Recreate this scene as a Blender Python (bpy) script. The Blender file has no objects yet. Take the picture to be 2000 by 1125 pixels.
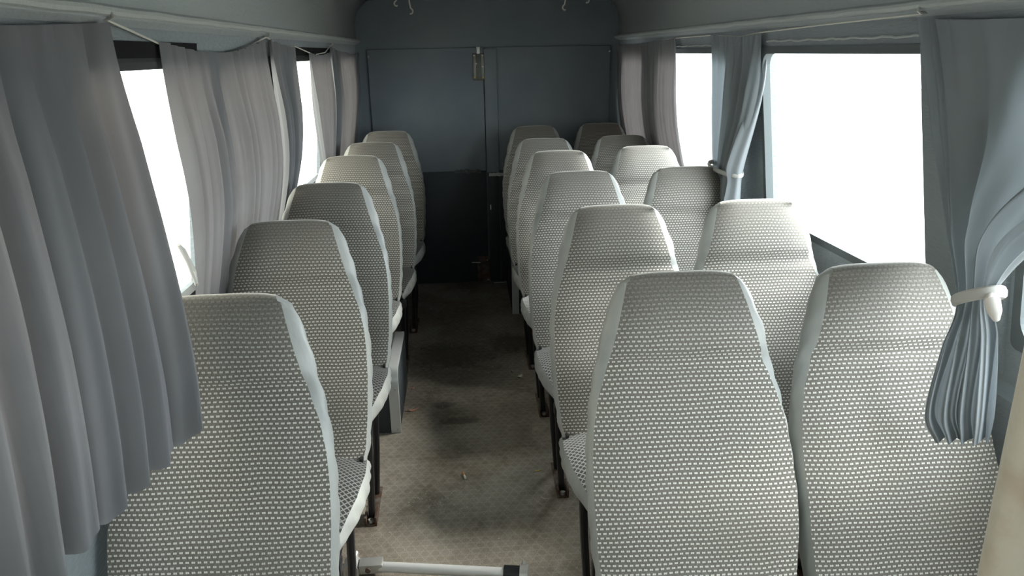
import bpy, bmesh, math, random
from mathutils import Vector, Matrix
random.seed(7)
C = bpy.context.scene.collection
sc = bpy.context.scene

# ------------------------------------------------------------------ camera
F_PX = 1450.0
PITCH, YAW, ROLL, EYE = 0.308, 0.065, -0.019, 1.599
def set_camera():
    cp, sp, cy, sy = math.cos(PITCH), math.sin(PITCH), math.cos(YAW), math.sin(YAW)
    fwd = Vector((sy*cp, cy*cp, -sp)); right = Vector((cy, -sy, 0)); up = right.cross(fwd)
    cr, sr = math.cos(ROLL), math.sin(ROLL)
    r = right*cr + up*sr; u = -right*sr + up*cr
    cam = bpy.data.cameras.new('camera'); o = bpy.data.objects.new('camera', cam); C.objects.link(o)
    cam.sensor_width = 36.0; cam.lens = F_PX/2000*36; cam.clip_start = .02
    m = Matrix.Identity(4)
    for i in range(3):
        m[i][0] = r[i]; m[i][1] = u[i]; m[i][2] = -fwd[i]
    m[0][3], m[1][3], m[2][3] = 0, 0, EYE
    o.matrix_world = m
    sc.camera = o
set_camera()

# ------------------------------------------------------------------ world (bright overcast sky, cooler on one flank of the bus)
world = bpy.data.worlds.new('overcast_sky'); sc.world = world; world.use_nodes = True
wt = world.node_tree; wt.nodes.clear()
wo = wt.nodes.new('ShaderNodeOutputWorld'); bg = wt.nodes.new('ShaderNodeBackground')
tc = wt.nodes.new('ShaderNodeTexCoord'); sx = wt.nodes.new('ShaderNodeSeparateXYZ')
wt.links.new(tc.outputs['Generated'], sx.inputs[0])
mr = wt.nodes.new('ShaderNodeMapRange'); mr.inputs[1].default_value = -.5; mr.inputs[2].default_value = .5
wt.links.new(sx.outputs['X'], mr.inputs[0])
mx = wt.nodes.new('ShaderNodeMix'); mx.data_type = 'RGBA'
mx.inputs[6].default_value = (.36, .35, .30, 1); mx.inputs[7].default_value = (1.0, 1.08, 1.13, 1)
wt.links.new(mr.outputs[0], mx.inputs[0])
wt.links.new(mx.outputs[2], bg.inputs[0]); bg.inputs[1].default_value = 6.4
wt.links.new(bg.outputs[0], wo.inputs[0])

sun_d = bpy.data.lights.new('sun', 'SUN'); sun_d.energy = 6.5; sun_d.angle = math.radians(26); sun_d.color = (1, .97, .92)
sun = bpy.data.objects.new('sun', sun_d); C.objects.link(sun)
sun.rotation_euler = Vector((-.78, -.20, -.60)).to_track_quat('-Z', 'Y').to_euler()

sc.view_settings.view_transform = 'Standard'; sc.view_settings.look = 'None'
sc.view_settings.gamma = 1.0; sc.view_settings.use_curve_mapping = False
sc.view_settings.exposure = 1.0
sc.cycles.max_bounces = 10; sc.cycles.diffuse_bounces = 6; sc.cycles.transparent_max_bounces = 12
sc.cycles.caustics_reflective = False; sc.cycles.caustics_refractive = False

# ------------------------------------------------------------------ helpers
def mat(name, col, rough=.8, metal=0, bump=None, sheen=0, spec=.4, var=None):
    """plain procedural material; bump=(scale, strength, kind), var=(scale, colour2, low, high)"""
    m = bpy.data.materials.new(name); m.use_nodes = True; nt = m.node_tree; b = nt.nodes['Principled BSDF']
    b.inputs['Base Color'].default_value = (*col, 1); b.inputs['Roughness'].default_value = rough
    b.inputs['Metallic'].default_value = metal; b.inputs['Specular IOR Level'].default_value = spec
    if sheen: b.inputs['Sheen Weight'].default_value = sheen; b.inputs['Sheen Roughness'].default_value = .4
    t = nt.nodes.new('ShaderNodeTexCoord')
    if var:
        n = nt.nodes.new('ShaderNodeTexNoise'); n.inputs['Scale'].default_value = var[0]; n.inputs['Detail'].default_value = 6
        nt.links.new(t.outputs['Object'], n.inputs['Vector'])
        r = nt.nodes.new('ShaderNodeMapRange'); r.inputs[1].default_value = var[2]; r.inputs[2].default_value = var[3]
        nt.links.new(n.outputs['Fac'], r.inputs[0])
        x = nt.nodes.new('ShaderNodeMix'); x.data_type = 'RGBA'
        x.inputs[6].default_value = (*col, 1); x.inputs[7].default_value = (*var[1], 1)
        nt.links.new(r.outputs[0], x.inputs[0]); nt.links.new(x.outputs[2], b.inputs['Base Color'])
    if bump:
        n = nt.nodes.new('ShaderNodeTexNoise'); n.inputs['Scale'].default_value = bump[0]; n.inputs['Detail'].default_value = 3
        mp = nt.nodes.new('ShaderNodeMapping')
        if len(bump) > 2: mp.inputs['Scale'].default_value = bump[2]
        nt.links.new(t.outputs['Object'], mp.inputs[0]); nt.links.new(mp.outputs[0], n.inputs['Vector'])
        bp = nt.nodes.new('ShaderNodeBump'); bp.inputs['Strength'].default_value = bump[1]; bp.inputs['Distance'].default_value = .004
        nt.links.new(n.outputs['Fac'], bp.inputs['Height']); nt.links.new(bp.outputs[0], b.inputs['Normal'])
    return m

class NB:
    """tiny node-math builder"""
    def __init__(s, nt): s.nt = nt
    def m(s, op, a, b=None, c=None):
        n = s.nt.nodes.new('ShaderNodeMath'); n.operation = op
        for i, v in enumerate((a, b, c)):
            if v is None: continue
            if isinstance(v, (int, float)): n.inputs[i].default_value = v
            else: s.nt.links.new(v, n.inputs[i])
        return n.outputs[0]

def noise(nt, vec, scale, detail=3, rough=.5):
    n = nt.nodes.new('ShaderNodeTexNoise'); n.inputs['Scale'].default_value = scale
    n.inputs['Detail'].default_value = detail; n.inputs['Roughness'].default_value = rough
    nt.links.new(vec, n.inputs['Vector']); return n.outputs['Fac']
def ramp(nt, v, lo, hi):
    r = nt.nodes.new('ShaderNodeMapRange'); r.inputs[1].default_value = lo; r.inputs[2].default_value = hi
    nt.links.new(v, r.inputs[0]); return r.outputs[0]
def mixc(nt, f, a, b):
    x = nt.nodes.new('ShaderNodeMix'); x.data_type = 'RGBA'
    for s, v in ((0, f), (6, a), (7, b)):
        if isinstance(v, tuple): x.inputs[s].default_value = (*v, 1)
        elif isinstance(v, (int, float)): x.inputs[s].default_value = v
        else: nt.links.new(v, x.inputs[s])
    return x.outputs[2]

def fabric_dash():
    m = bpy.data.materials.new('dash_woven_fabric'); m.use_nodes = True; nt = m.node_tree; b = nt.nodes['Principled BSDF']; k = NB(nt)
    tc = nt.nodes.new('ShaderNodeTexCoord'); s = nt.nodes.new('ShaderNodeSeparateXYZ'); nt.links.new(tc.outputs['UV'], s.inputs[0])
    u = k.m('DIVIDE', s.outputs[0], .0114)
    wob = k.m('MULTIPLY', k.m('SUBTRACT', noise(nt, tc.outputs['UV'], 9, 1), .5), .9)
    v = k.m('ADD', k.m('DIVIDE', s.outputs[1], .0094), wob)
    row = k.m('FLOOR', v)
    u2 = k.m('ADD', u, k.m('MULTIPLY', row, .5))
    fx = k.m('SUBTRACT', k.m('FRACT', u2), .5); fy = k.m('SUBTRACT', k.m('FRACT', v), .5)
    ax = k.m('ABSOLUTE', fx); ay = k.m('ABSOLUTE', fy)
    d = k.m('MULTIPLY', k.m('LESS_THAN', ax, .29), k.m('LESS_THAN', ay, .20))
    gap = k.m('GREATER_THAN', ax, .035)
    gap2 = k.m('ADD', k.m('MULTIPLY', gap, .65), .35)
    d = k.m('MULTIPLY', d, gap2)
    top_fade = k.m('SUBTRACT', 1.0, k.m('MULTIPLY', ramp(nt, k.m('ADD', s.outputs[1], k.m('MULTIPLY', noise(nt, tc.outputs['Object'], 7, 2), .06)), .53, .70), .85))  # dash contrast drops towards the top of the backrest
    d = k.m('MULTIPLY', d, top_fade)
    thr = k.m('ABSOLUTE', k.m('SUBTRACT', k.m('FRACT', k.m('DIVIDE', s.outputs[1], .0024)), .5))
    base = mixc(nt, ramp(nt, noise(nt, tc.outputs['UV'], 260, 2), .35, .65), (.120, .109, .094), (.172, .160, .142))
    col = mixc(nt, d, base, (.62, .60, .54))
    soil = ramp(nt, noise(nt, tc.outputs['Object'], 5, 4), .5, .8)
    col = mixc(nt, k.m('MULTIPLY', soil, .35), col, (.16, .145, .12))
    nt.links.new(col, b.inputs['Base Color'])
    b.inputs['Roughness'].default_value = .75; b.inputs['Specular IOR Level'].default_value = .35
    b.inputs['Sheen Weight'].default_value = .9; b.inputs['Sheen Roughness'].default_value = .35; b.inputs['Sheen Tint'].default_value = (.9, .88, .8, 1)
    h = k.m('ADD', k.m('MULTIPLY', d, .6), k.m('MULTIPLY', thr, .5))
    bp = nt.nodes.new('ShaderNodeBump'); bp.inputs['Strength'].default_value = .35; bp.inputs['Distance'].default_value = .0012
    nt.links.new(h, bp.inputs['Height']); nt.links.new(bp.outputs[0], b.inputs['Normal'])
    return m

def fabric_diamond():
    m = bpy.data.materials.new('diamond_woven_fabric'); m.use_nodes = True; nt = m.node_tree; b = nt.nodes['Principled BSDF']; k = NB(nt)
    tc = nt.nodes.new('ShaderNodeTexCoord'); s = nt.nodes.new('ShaderNodeSeparateXYZ'); nt.links.new(tc.outputs['UV'], s.inputs[0])
    u = k.m('DIVIDE', s.outputs[0], .017); v = k.m('DIVIDE', s.outputs[1], .017)
    a = k.m('ABSOLUTE', k.m('SUBTRACT', k.m('FRACT', k.m('ADD', u, v)), .5))
    c = k.m('ABSOLUTE', k.m('SUBTRACT', k.m('FRACT', k.m('SUBTRACT', u, v)), .5))
    l = k.m('MAXIMUM', k.m('LESS_THAN', a, .13), k.m('LESS_THAN', c, .13))
    col = mixc(nt, l, (.014, .014, .015), (.17, .168, .16))
    nt.links.new(col, b.inputs['Base Color']); b.inputs['Roughness'].default_value = .8
    b.inputs['Sheen Weight'].default_value = .15; b.inputs['Sheen Roughness'].default_value = .4
    return m

def floor_mat():
    m = bpy.data.materials.new('honeycomb_rubber_mat'); m.use_nodes = True; nt = m.node_tree; b = nt.nodes['Principled BSDF']; k = NB(nt)
    tc = nt.nodes.new('ShaderNodeTexCoord'); s = nt.nodes.new('ShaderNodeSeparateXYZ'); nt.links.new(tc.outputs['Object'], s.inputs[0])
    S = .034
    px = k.m('DIVIDE', s.outputs[0], S); py = k.m('DIVIDE', s.outputs[1], S)
    R3 = 1.7320508
    def cell(ox, oy):
        x = k.m('SUBTRACT', k.m('MULTIPLY', k.m('FRACT', k.m('ADD', px, ox)), 1.0), .5)
        y = k.m('MULTIPLY', k.m('SUBTRACT', k.m('FRACT', k.m('ADD', k.m('DIVIDE', py, R3), oy)), .5), R3)
        return k.m('SQRT', k.m('ADD', k.m('MULTIPLY', x, x), k.m('MULTIPLY', y, y)))
    d = k.m('MINIMUM', cell(0, 0), cell(.5, .5))
    ring = k.m('SUBTRACT', 1.0, ramp(nt, k.m('ABSOLUTE', k.m('SUBTRACT', d, .44)), .015, .06))
    n1 = noise(nt, tc.outputs['Object'], 3.2, 6, .6); n2 = noise(nt, tc.outputs['Object'], 28, 5, .65); n3 = noise(nt, tc.outputs['Object'], 160, 3)
    base = mixc(nt, ramp(nt, n1, .36, .64), (.150, .120, .087), (.290, .252, .200))
    base = mixc(nt, k.m('MULTIPLY', ramp(nt, n2, .42, .72), .5), base, (.40, .355, .295))
    base = mixc(nt, k.m('MULTIPLY', ramp(nt, n3, .5, .8), .35), base, (.11, .10, .085))
    dust = k.m('MULTIPLY', ring, k.m('ADD', k.m('MULTIPLY', ramp(nt, n1, .35, .65), .28), .14))
    col = mixc(nt, dust, base, (.52, .48, .42))
    # dark blotches lying across the walkway
    def blob(cx, cy, rx, ry):
        x = k.m('DIVIDE', k.m('SUBTRACT', s.outputs[0], cx), rx); y = k.m('DIVIDE', k.m('SUBTRACT', s.outputs[1], cy), ry)
        r = k.m('ADD', k.m('ADD', k.m('MULTIPLY', x, x), k.m('MULTIPLY', y, y)), k.m('MULTIPLY', k.m('SUBTRACT', n2, .5), 1.6))
        return k.m('SUBTRACT', 1.0, ramp(nt, r, .3, 1.2))
    st = blob(-.12, 3.82, .30, .20)
    for a in ((.24, 3.98, .16, .16), (-.13, 3.22, .06, .04), (-.05, 3.05, .10, .04), (.05, 3.5, .4, .25)):
        w = blob(*a)
        if a[0] == .05: w = k.m('MULTIPLY', w, .4)
        st = k.m('MAXIMUM', st, w)
    col = mixc(nt, k.m('MULTIPLY', st, .62), col, (.050, .040, .030))
    nt.links.new(col, b.inputs['Base Color'])
    b.inputs['Roughness'].default_value = .72; b.inputs['Specular IOR Level'].default_value = .35
    bp = nt.nodes.new('ShaderNodeBump'); bp.inputs['Strength'].default_value = .5; bp.inputs['Distance'].default_value = .0015
    h = k.m('ADD', k.m('MULTIPLY', ring, -.6), k.m('MULTIPLY', n2, .5))
    nt.links.new(h, bp.inputs['Height']); nt.links.new(bp.outputs[0], b.inputs['Normal'])
    return m

def cloth(name, col, trans=.35, tint=(1.6, 1.42, 1.35)):
    m = bpy.data.materials.new(name); m.use_nodes = True; nt = m.node_tree; nt.nodes.clear()
    o = nt.nodes.new('ShaderNodeOutputMaterial'); d = nt.nodes.new('ShaderNodeBsdfDiffuse'); t = nt.nodes.new('ShaderNodeBsdfTranslucent')
    x = nt.nodes.new('ShaderNodeMixShader'); x.inputs[0].default_value = trans
    tc = nt.nodes.new('ShaderNodeTexCoord')
    c = mixc(nt, ramp(nt, noise(nt, tc.outputs['Object'], 6, 4), .3, .7), col, tuple(v*1.15 for v in col))
    nt.links.new(c, d.inputs[0]); t.inputs[0].default_value = (col[0]*tint[0], col[1]*tint[1], col[2]*tint[2], 1)
    bp = nt.nodes.new('ShaderNodeBump'); bp.inputs['Strength'].default_value = .15; bp.inputs['Distance'].default_value = .001
    nt.links.new(noise(nt, tc.outputs['Object'], 900, 1), bp.inputs['Height'])
    nt.links.new(bp.outputs[0], d.inputs['Normal'])
    nt.links.new(d.outputs[0], x.inputs[1]); nt.links.new(t.outputs[0], x.inputs[2]); nt.links.new(x.outputs[0], o.inputs[0])
    return m

def glass_mat():
    m = bpy.data.materials.new('window_glass'); m.use_nodes = True; nt = m.node_tree; nt.nodes.clear()
    o = nt.nodes.new('ShaderNodeOutputMaterial'); t = nt.nodes.new('ShaderNodeBsdfTransparent'); g = nt.nodes.new('ShaderNodeBsdfGlossy')
    g.inputs['Roughness'].default_value = .03; t.inputs[0].default_value = (.93, .96, .95, 1)
    x = nt.nodes.new('ShaderNodeMixShader'); x.inputs[0].default_value = .04
    nt.links.new(t.outputs[0], x.inputs[1]); nt.links.new(g.outputs[0], x.inputs[2]); nt.links.new(x.outputs[0], o.inputs[0])
    return m

M = dict(
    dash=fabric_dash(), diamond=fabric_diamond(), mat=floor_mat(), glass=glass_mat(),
    vinyl=mat('grey_vinyl', (.37, .375, .35), .48, bump=(26, .9, (1, 1, .45)), spec=.5, var=(6, (.29, .30, .29), .4, .7)),
    black=mat('black_painted_steel', (.012, .012, .014), .35, spec=.5),
    rust=mat('rusty_bracket_steel', (.10, .055, .035), .75, .3, bump=(80, .4), var=(30, (.16, .14, .12), .45, .65)),
    steel=mat('worn_bare_steel', (.50, .49, .46), .42, .6, bump=(60, .2)),
    chrome=mat('polished_tube_steel', (.88, .87, .84), .40, .4),
    alu=mat('ribbed_aluminium', (.62, .63, .62), .38, .55, bump=(20, .2, (30, .2, .2))),
    carpet=mat('ribbed_wall_carpet', (.25, .28, .295), .95, bump=(60, .9, (1, .6, 2.6)), spec=.1, sheen=.3),
    ceil=mat('grey_ceiling_carpet', (.36, .39, .395), .95, bump=(70, .7, (1, .5, 1.4)), spec=.1, sheen=.2),
    rear=mat('dark_rear_lining', (.17, .195, .222), .85, bump=(50, .3), spec=.25, var=(3, (.20, .222, .236), .4, .7)),
    vinyl_dark=mat('dark_kick_vinyl', (.020, .025, .031), .5, bump=(16, .12), spec=.4),
    rubber=mat('black_gasket_rubber', (.018, .020, .022), .6),
    gasket_grey=mat('grey_gasket_rubber', (.10, .115, .12), .7), header=mat('black_header_strip', (.012, .012, .012), .8, spec=.1),
    boxrub=mat('dimpled_box_rubber', (.035, .042, .046), .6, bump=(50, .5)),
    boxtop=mat('dusty_box_top', (.22, .21, .18), .8, bump=(60, .3)),
    cloth_m=cloth('dimmed_curtain_cloth', (.20, .20, .21), .05),  # same cloth as the other curtains, sunlit glow dimmed and tinted in its colour
    pipe=mat('pale_trim_piping', (.44, .46, .45), .6, bump=(90, .6)),
    white=mat('white_cord', (.62, .60, .54), .7),
    tape=mat('pale_tape', (.11, .12, .12), .7, var=(40, (.07, .08, .08), .4, .6)),
    cream=mat('cream_painted_post', (.62, .56, .46), .45, bump=(120, .35, (1, 1, .5)), var=(14, (.50, .40, .30), .5, .75)),
    brass=mat('tarnished_brass', (.42, .38, .22), .4, .8),
    cloth_l=cloth('grey_curtain_cloth', (.172, .174, .182), .15),
    cloth_r=cloth('blue_grey_curtain_cloth', (.22, .238, .252), .09, (1.3, 1.42, 1.5)),
    tie=cloth('pale_tie_cloth', (.50, .50, .48), .2),
    paper=mat('cigarette_paper', (.75, .72, .66), .8), filt=mat('cigarette_filter', (.50, .24, .08), .8),
    leaf=mat('dry_yellow_leaf', (.50, .36, .08), .7), pink=mat('pinkish_scrap', (.48, .25, .18), .8),
    scrap=mat('pale_scrap', (.48, .44, .36), .85), ground=mat('pale_concrete', (.45, .44, .41), .9, var=(.6, (.34, .33, .31), .4, .6)),
)

def tag(o, label=None, cat=None, group=None, kind=None):
    if label: o['label'] = label
    if cat: o['category'] = cat
    if group: o['group'] = group
    if kind: o['kind'] = kind
    return o
def obj(name, verts, faces, m, parent=None, uvs=None, smooth=True, autosmooth=None):
    me = bpy.data.meshes.new(name); me.from_pydata([tuple(v) for v in verts], [], faces); me.update()
    if smooth:
        for p in me.polygons: p.use_smooth = True
    if uvs:
        l = me.uv_layers.new(name='uv')
        for p in me.polygons:
            for li in p.loop_indices: l.data[li].uv = uvs[me.loops[li].vertex_index]
    me.materials.append(m)
    o = bpy.data.objects.new(name, me); C.objects.link(o)
    if parent: o.parent = parent
    if autosmooth:
        bm = bmesh.new(); bm.from_mesh(me)
        for e in bm.edges:
            if len(e.link_faces) == 2 and e.calc_face_angle(0) > autosmooth: e.smooth = False
        bm.to_mesh(me); bm.free()
    return o
def empty(name, loc=(0, 0, 0), rz=0):
    o = bpy.data.objects.new(name, None); C.objects.link(o); o.location = loc; o.rotation_euler = (0, 0, rz); o.empty_display_size = .05; return o

class MB:
    def __init__(s): s.v = []; s.f = []
    def add(s, v, f):
        n = len(s.v); s.v += [Vector(p) for p in v]; s.f += [tuple(i+n for i in q) for q in f]; return s
    def box(s, x0, x1, y0, y1, z0, z1, bev=.0):
        if bev <= 0:
            v = [(x, y, z) for x in (x0, x1) for y in (y0, y1) for z in (z0, z1)]
            return s.add(v, [(0, 1, 3, 2), (4, 6, 7, 5), (0, 4, 5, 1), (2, 3, 7, 6), (0, 2, 6, 4), (1, 5, 7, 3)])
        bm = bmesh.new(); bmesh.ops.create_cube(bm, size=1)
        for q in bm.verts: q.co = Vector(((x0+x1)/2+q.co.x*(x1-x0), (y0+y1)/2+q.co.y*(y1-y0), (z0+z1)/2+q.co.z*(z1-z0)))
        bmesh.ops.bevel(bm, geom=bm.edges[:], offset=bev, segments=2, affect='EDGES', profile=.6)
        bm.verts.index_update(); v = [q.co.copy() for q in bm.verts]; f = [tuple(w.index for w in p.verts) for p in bm.faces]; bm.free()
        return s.add(v, f)
    def tube(s, path, r, n=10, cap=True, flat=None):
        path = [Vector(p) for p in path]; rings = []; k = len(path); up = None
        for i, p in enumerate(path):
            t = (path[min(i+1, k-1)]-path[max(i-1, 0)]).normalized()
            if up is None:
                up = Vector((0, 0, 1)) if abs(t.z) < .9 else Vector((0, 1, 0))
            a = t.cross(up).normalized(); b = a.cross(t).normalized(); up = b
            rr = r[i] if isinstance(r, (list, tuple)) else r
            rings.append([p + (a*math.cos(2*math.pi*j/n) + b*math.sin(2*math.pi*j/n)*(flat or 1))*rr for j in range(n)])
        v = [q for R in rings for q in R]; f = []
        for i in range(k-1):
            for j in range(n): f.append((i*n+j, i*n+(j+1) % n, (i+1)*n+(j+1) % n, (i+1)*n+j))
        if cap: f += [tuple(range(n-1, -1, -1)), tuple((k-1)*n+j for j in range(n))]
        return s.add(v, f)
    def build(s, name, m, parent=None, smooth=True, ang=.6): return obj(name, s.v, s.f, m, parent, smooth=smooth, autosmooth=ang if smooth else None)
def grid_faces(nr, nc, off=0, flip=False):
    f = []
    for i in range(nr-1):
        for j in range(nc-1):
            q = (off+i*nc+j, off+i*nc+j+1, off+(i+1)*nc+j+1, off+(i+1)*nc+j)
            f.append(q[::-1] if flip else q)
    return f
def interp(tab, x):
    """smooth (monotone) interpolation of a table of (x, value)"""
    if x <= tab[0][0]: return tab[0][1]
    if x >= tab[-1][0]: return tab[-1][1]
    for (a, va), (b, vb) in zip(tab, tab[1:]):
        if x <= b:
            t = (x-a)/(b-a)
            return va+(vb-va)*t
def catmull(keys, v):
    """keys: list of (v, Vector); Catmull-Rom through them"""
    n = len(keys)
    if v <= keys[0][0]: return Vector(keys[0][1])
    if v >= keys[-1][0]: return Vector(keys[-1][1])
    for i in range(n-1):
        if v <= keys[i+1][0]: break
    p1, p2 = Vector(keys[i][1]), Vector(keys[i+1][1]); h = keys[i+1][0]-keys[i][0]
    t = (v-keys[i][0])/h
    def tan(j):
        a, b = max(j-1, 0), min(j+1, n-1)
        return (Vector(keys[b][1])-Vector(keys[a][1]))/(keys[b][0]-keys[a][0])
    m1, m2 = tan(i)*h, tan(i+1)*h
    return (2*t**3-3*t*t+1)*p1+(t**3-2*t*t+t)*m1+(-2*t**3+3*t*t)*p2+(t**3-t*t)*m2

# ------------------------------------------------------------------ body of the bus
Y0, Y1 = -1.30, 5.20
CX = .215
def wall_half(z):
    return interp([(0, .945), (.86, .945), (.885, .965), (1.0, .955), (1.70, .872)], z)
def wx(side, z): return CX + side*wall_half(z)
def build_wall(name, side, wins):
    ys = sorted({Y0-.03, Y1+.03} | {w[0] for w in wins} | {w[1] for w in wins})
    zs = [0, .43, .86, .885, .985, 1.28, 1.588, 1.70]
    def hole(ya, yb, za, zb):
        return any(w[0] <= (ya+yb)/2 <= w[1] and w[2] <= (za+zb)/2 <= w[3] for w in wins)
    v, f, ix = [], [], {}
    def vi(y, z):
        if (y, z) not in ix: ix[(y, z)] = len(v); v.append((wx(side, z), y, z))
        return ix[(y, z)]
    for ya, yb in zip(ys, ys[1:]):
        for za, zb in zip(zs, zs[1:]):
            if hole(ya, yb, za, zb): continue
            q = (vi(ya, za), vi(yb, za), vi(yb, zb), vi(ya, zb))
            f.append(q if side < 0 else q[::-1])
    o = obj(name, v, f, M['carpet'], smooth=False); tag(o, kind='structure')
    s = o.modifiers.new('thick', 'SOLIDIFY'); s.thickness = .045; s.offset = -1
    return o
ZB, ZT = .985, 1.588
WR = [(.20, 1.40, ZB, ZT), (1.700, 2.745, ZB, ZT), (3.04, 4.10, ZB, ZT), (4.44, 4.99, ZB, ZT)]
WL = [(.10, 1.10, ZB, ZT), (1.36, 2.10, ZB, ZT), (2.16, 2.84, ZB, ZT), (3.08, 4.10, ZB, ZT), (4.30, 4.97, ZB, ZT)]
build_wall('wall_right', 1, WR)
build_wall('wall_left', -1, WL)

def rrect(y0, y1, z0, z1, r, n=6):
    pts = []
    for cy, cz, a0 in ((y1-r, z1-r, 0), (y0+r, z1-r, 90), (y0+r, z0+r, 180), (y1-r, z0+r, 270)):
        for i in range(n+1):
            a = math.radians(a0+90*i/n); pts.append((cy+r*math.cos(a), cz+r*math.sin(a)))
    return pts
def window(idx, side, w):
    gm = M['gasket_grey'] if side > 0 else M['rubber']
    y0, y1, z0, z1 = w
    root = tag(empty('window_%d' % idx, (wx(side, z0), (y0+y1)/2, z0)), kind='structure'); L = root.location
    inn = rrect(y0+.012, y1-.012, z0+.012, z1-.012, .05); out = rrect(y0-.012, y1+.012, z0-.012, z1+.012, .02)
    n = len(inn); v = []
    for dep, ring in ((-.006, out), (-.006, inn), (.022, inn), (.030, out)):   # gasket: thick ring with rounded opening
        v += [Vector((wx(side, z)+side*dep, y, z))-L for y, z in ring]
    f = []
    for k in range(4):
        for i in range(n): f.append((k*n+i, k*n+(i+1) % n, ((k+1) % 4)*n+(i+1) % n, ((k+1) % 4)*n+i))
    obj('window_gasket', v, f, gm, root, smooth=False)
    pane = rrect(y0+.010, y1-.010, z0+.010, z1-.010, .05)
    obj('window_pane', [Vector((wx(side, z)+side*.018, y, z))-L for y, z in pane], [tuple(range(n))], M['glass'], root, smooth=False)
k = 1
for side, ws in ((1, WR), (-1, WL)):
    for w in ws:
        window(k, side, w); k += 1

zz = [(.90, 1.685), (1.10, 1.715), (1.60, 1.765)]
v = []
for z, ye in zz:
    for dx in (.0, .016):
        for y in (1.43, ye): v.append((wx(1, z)+.004-dx, y, z))
f = [(0, 1, 3, 2), (8, 10, 11, 9)]
for k_ in range(2):
    q = k_*4; p = q+4
    f += [(q, q+1, p+1, p), (q+2, p+2, p+3, q+3), (q, p, p+2, q+2), (q+1, q+3, p+3, p+1)]
tag(obj('pillar_cover', v, f, M['carpet'], smooth=False), kind='structure')
# floor: one rubber mat over the whole bus, plus darker bare edge strips under the seats
fl = MB().box(CX-.99, CX+.99, Y0-.03, Y1+.03, -.06, -.004)
tag(fl.build('floor', M['boxrub'], smooth=False), kind='structure')
aisle = MB().box(-.735, CX+.925, Y0+.01, Y1-.005, -.004, 0.0)
o = aisle.build('floor_mat', M['mat'], smooth=False); tag(o, kind='structure')
tag(MB().box(-40, 40, -40, 40, -.75, -.70).build('ground', M['ground'], smooth=False), kind='structure')

# ceiling with rounded coves
def ceil_profile():
    p = [(.872+.02, 1.64), (.872, 1.69), (.872, 1.76)]
    cx_, cz_, r = .872-.17, 1.78, .17
    for i in range(9):
        a = math.radians(90*i/8); p.append((cx_+r*math.cos(a), cz_+r*math.sin(a)))
    p += [(.5, 1.962), (.25, 1.968)]
    return p
pr = ceil_profile(); full = [(CX-x, z) for x, z in pr] + [(CX, 1.97)] + [(CX+x, z) for x, z in reversed(pr)]
v = []; ysn = [Y0-.03, Y1+.03]
for y in ysn: v += [(x, y, z) for x, z in full]
o = obj('ceiling', v, grid_faces(2, len(full)), M['ceil']); tag(o, kind='structure')
s = o.modifiers.new('thick', 'SOLIDIFY'); s.thickness = .04; s.offset = 1
for side, nm in ((-1, 'trim_1'), (1, 'trim_2')):
    path = [(CX+side*(.852+.001*math.sin(i*1.7)), Y0+(Y1-Y0)*i/60, 1.684+.0012*math.sin(i*2.3)) for i in range(61)]
    mb = MB().tube(path, .0095, 8)
    # the fabric overhang the piping finishes
    tag(mb.build(nm, M['pipe']), kind='structure')
    lip = [(CX+side*.875, y, z) for y in (Y0, Y1) for z in (1.66, 1.70)] + [(CX+side*.853, y, z) for y in (Y0, Y1) for z in (1.672, 1.692)]
    f = [(0, 1, 3, 2), (4, 6, 7, 5), (0, 4, 5, 1), (2, 3, 7, 6), (0, 2, 6, 4), (1, 5, 7, 3)]
    tag(obj('trim_%d' % (3 if side < 0 else 4), lip, f, M['ceil'], smooth=False), kind='structure')

# ragged pale edging above the panes on one flank, dark header strips on the other
def ragged(name, side, y0, y1, z, m, r=.0035):
    n = int((y1-y0)/.02); path = []
    for i in range(n+1):
        y = y0+(y1-y0)*i/n; zz = z+.0015*math.sin(i*.9)+random.uniform(-.0012, .0012)
        path.append((wx(side, zz)-side*.004, y, zz))
    tag(MB().tube(path, r, 6).build(name, m), kind='structure')
ragged('trim_5', 1, 1.76, 2.69, 1.618, M['pipe'])
ragged('trim_6', 1, 3.05, 4.05, 1.610, M['pipe'])
for i, (a, b) in enumerate(((1.34, 2.04), (3.06, 4.12))):
    v = [(wx(-1, z)+dx, y, z) for dx in (-.002, .006) for y in (a, b) for z in (1.592, 1.634)]
    tag(obj('trim_%d' % (7+i), v, [(0, 1, 3, 2), (4, 6, 7, 5), (0, 4, 5, 1), (2, 3, 7, 6), (0, 2, 6, 4), (1, 5, 7, 3)], M['header'], smooth=False), kind='structure')

# rear wall with two door leaves
tag(MB().box(CX-.99, CX+.99, Y1, Y1+.05, -.05, 2.03).build('wall_back', M['rear'], smooth=False), kind='structure')
def leaf(name, x0, x1):
    root = tag(empty(name, ((x0+x1)/2, Y1-.012, 0)), kind='structure'); X, Y = root.location.x, root.location.y
    MB().box(x0-X, x1-X, -.008, .012, .80, 1.63, .004).build('upper_panel', M['rear'], root, ang=.5)
    mb = MB(); mb.box(x0-X, x1-X, -.012, .012, .008, .815, .003)
    mb.build('kick_panel', M['vinyl_dark'], root, ang=.5)
    return root
d1 = leaf('door_1', -.59, .172); d2 = leaf('door_2', .184, 1.03)
MB().box(.178-d2.location.x, .262-d2.location.x, -.020, -.006, .02, 1.62, .004).build('overlap_strip', M['rear'], d2)
MB().box(.180-d2.location.x, .260-d2.location.x, -.023, -.012, .015, .80, .003).build('overlap_kick_strip', M['vinyl_dark'], d2)
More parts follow.
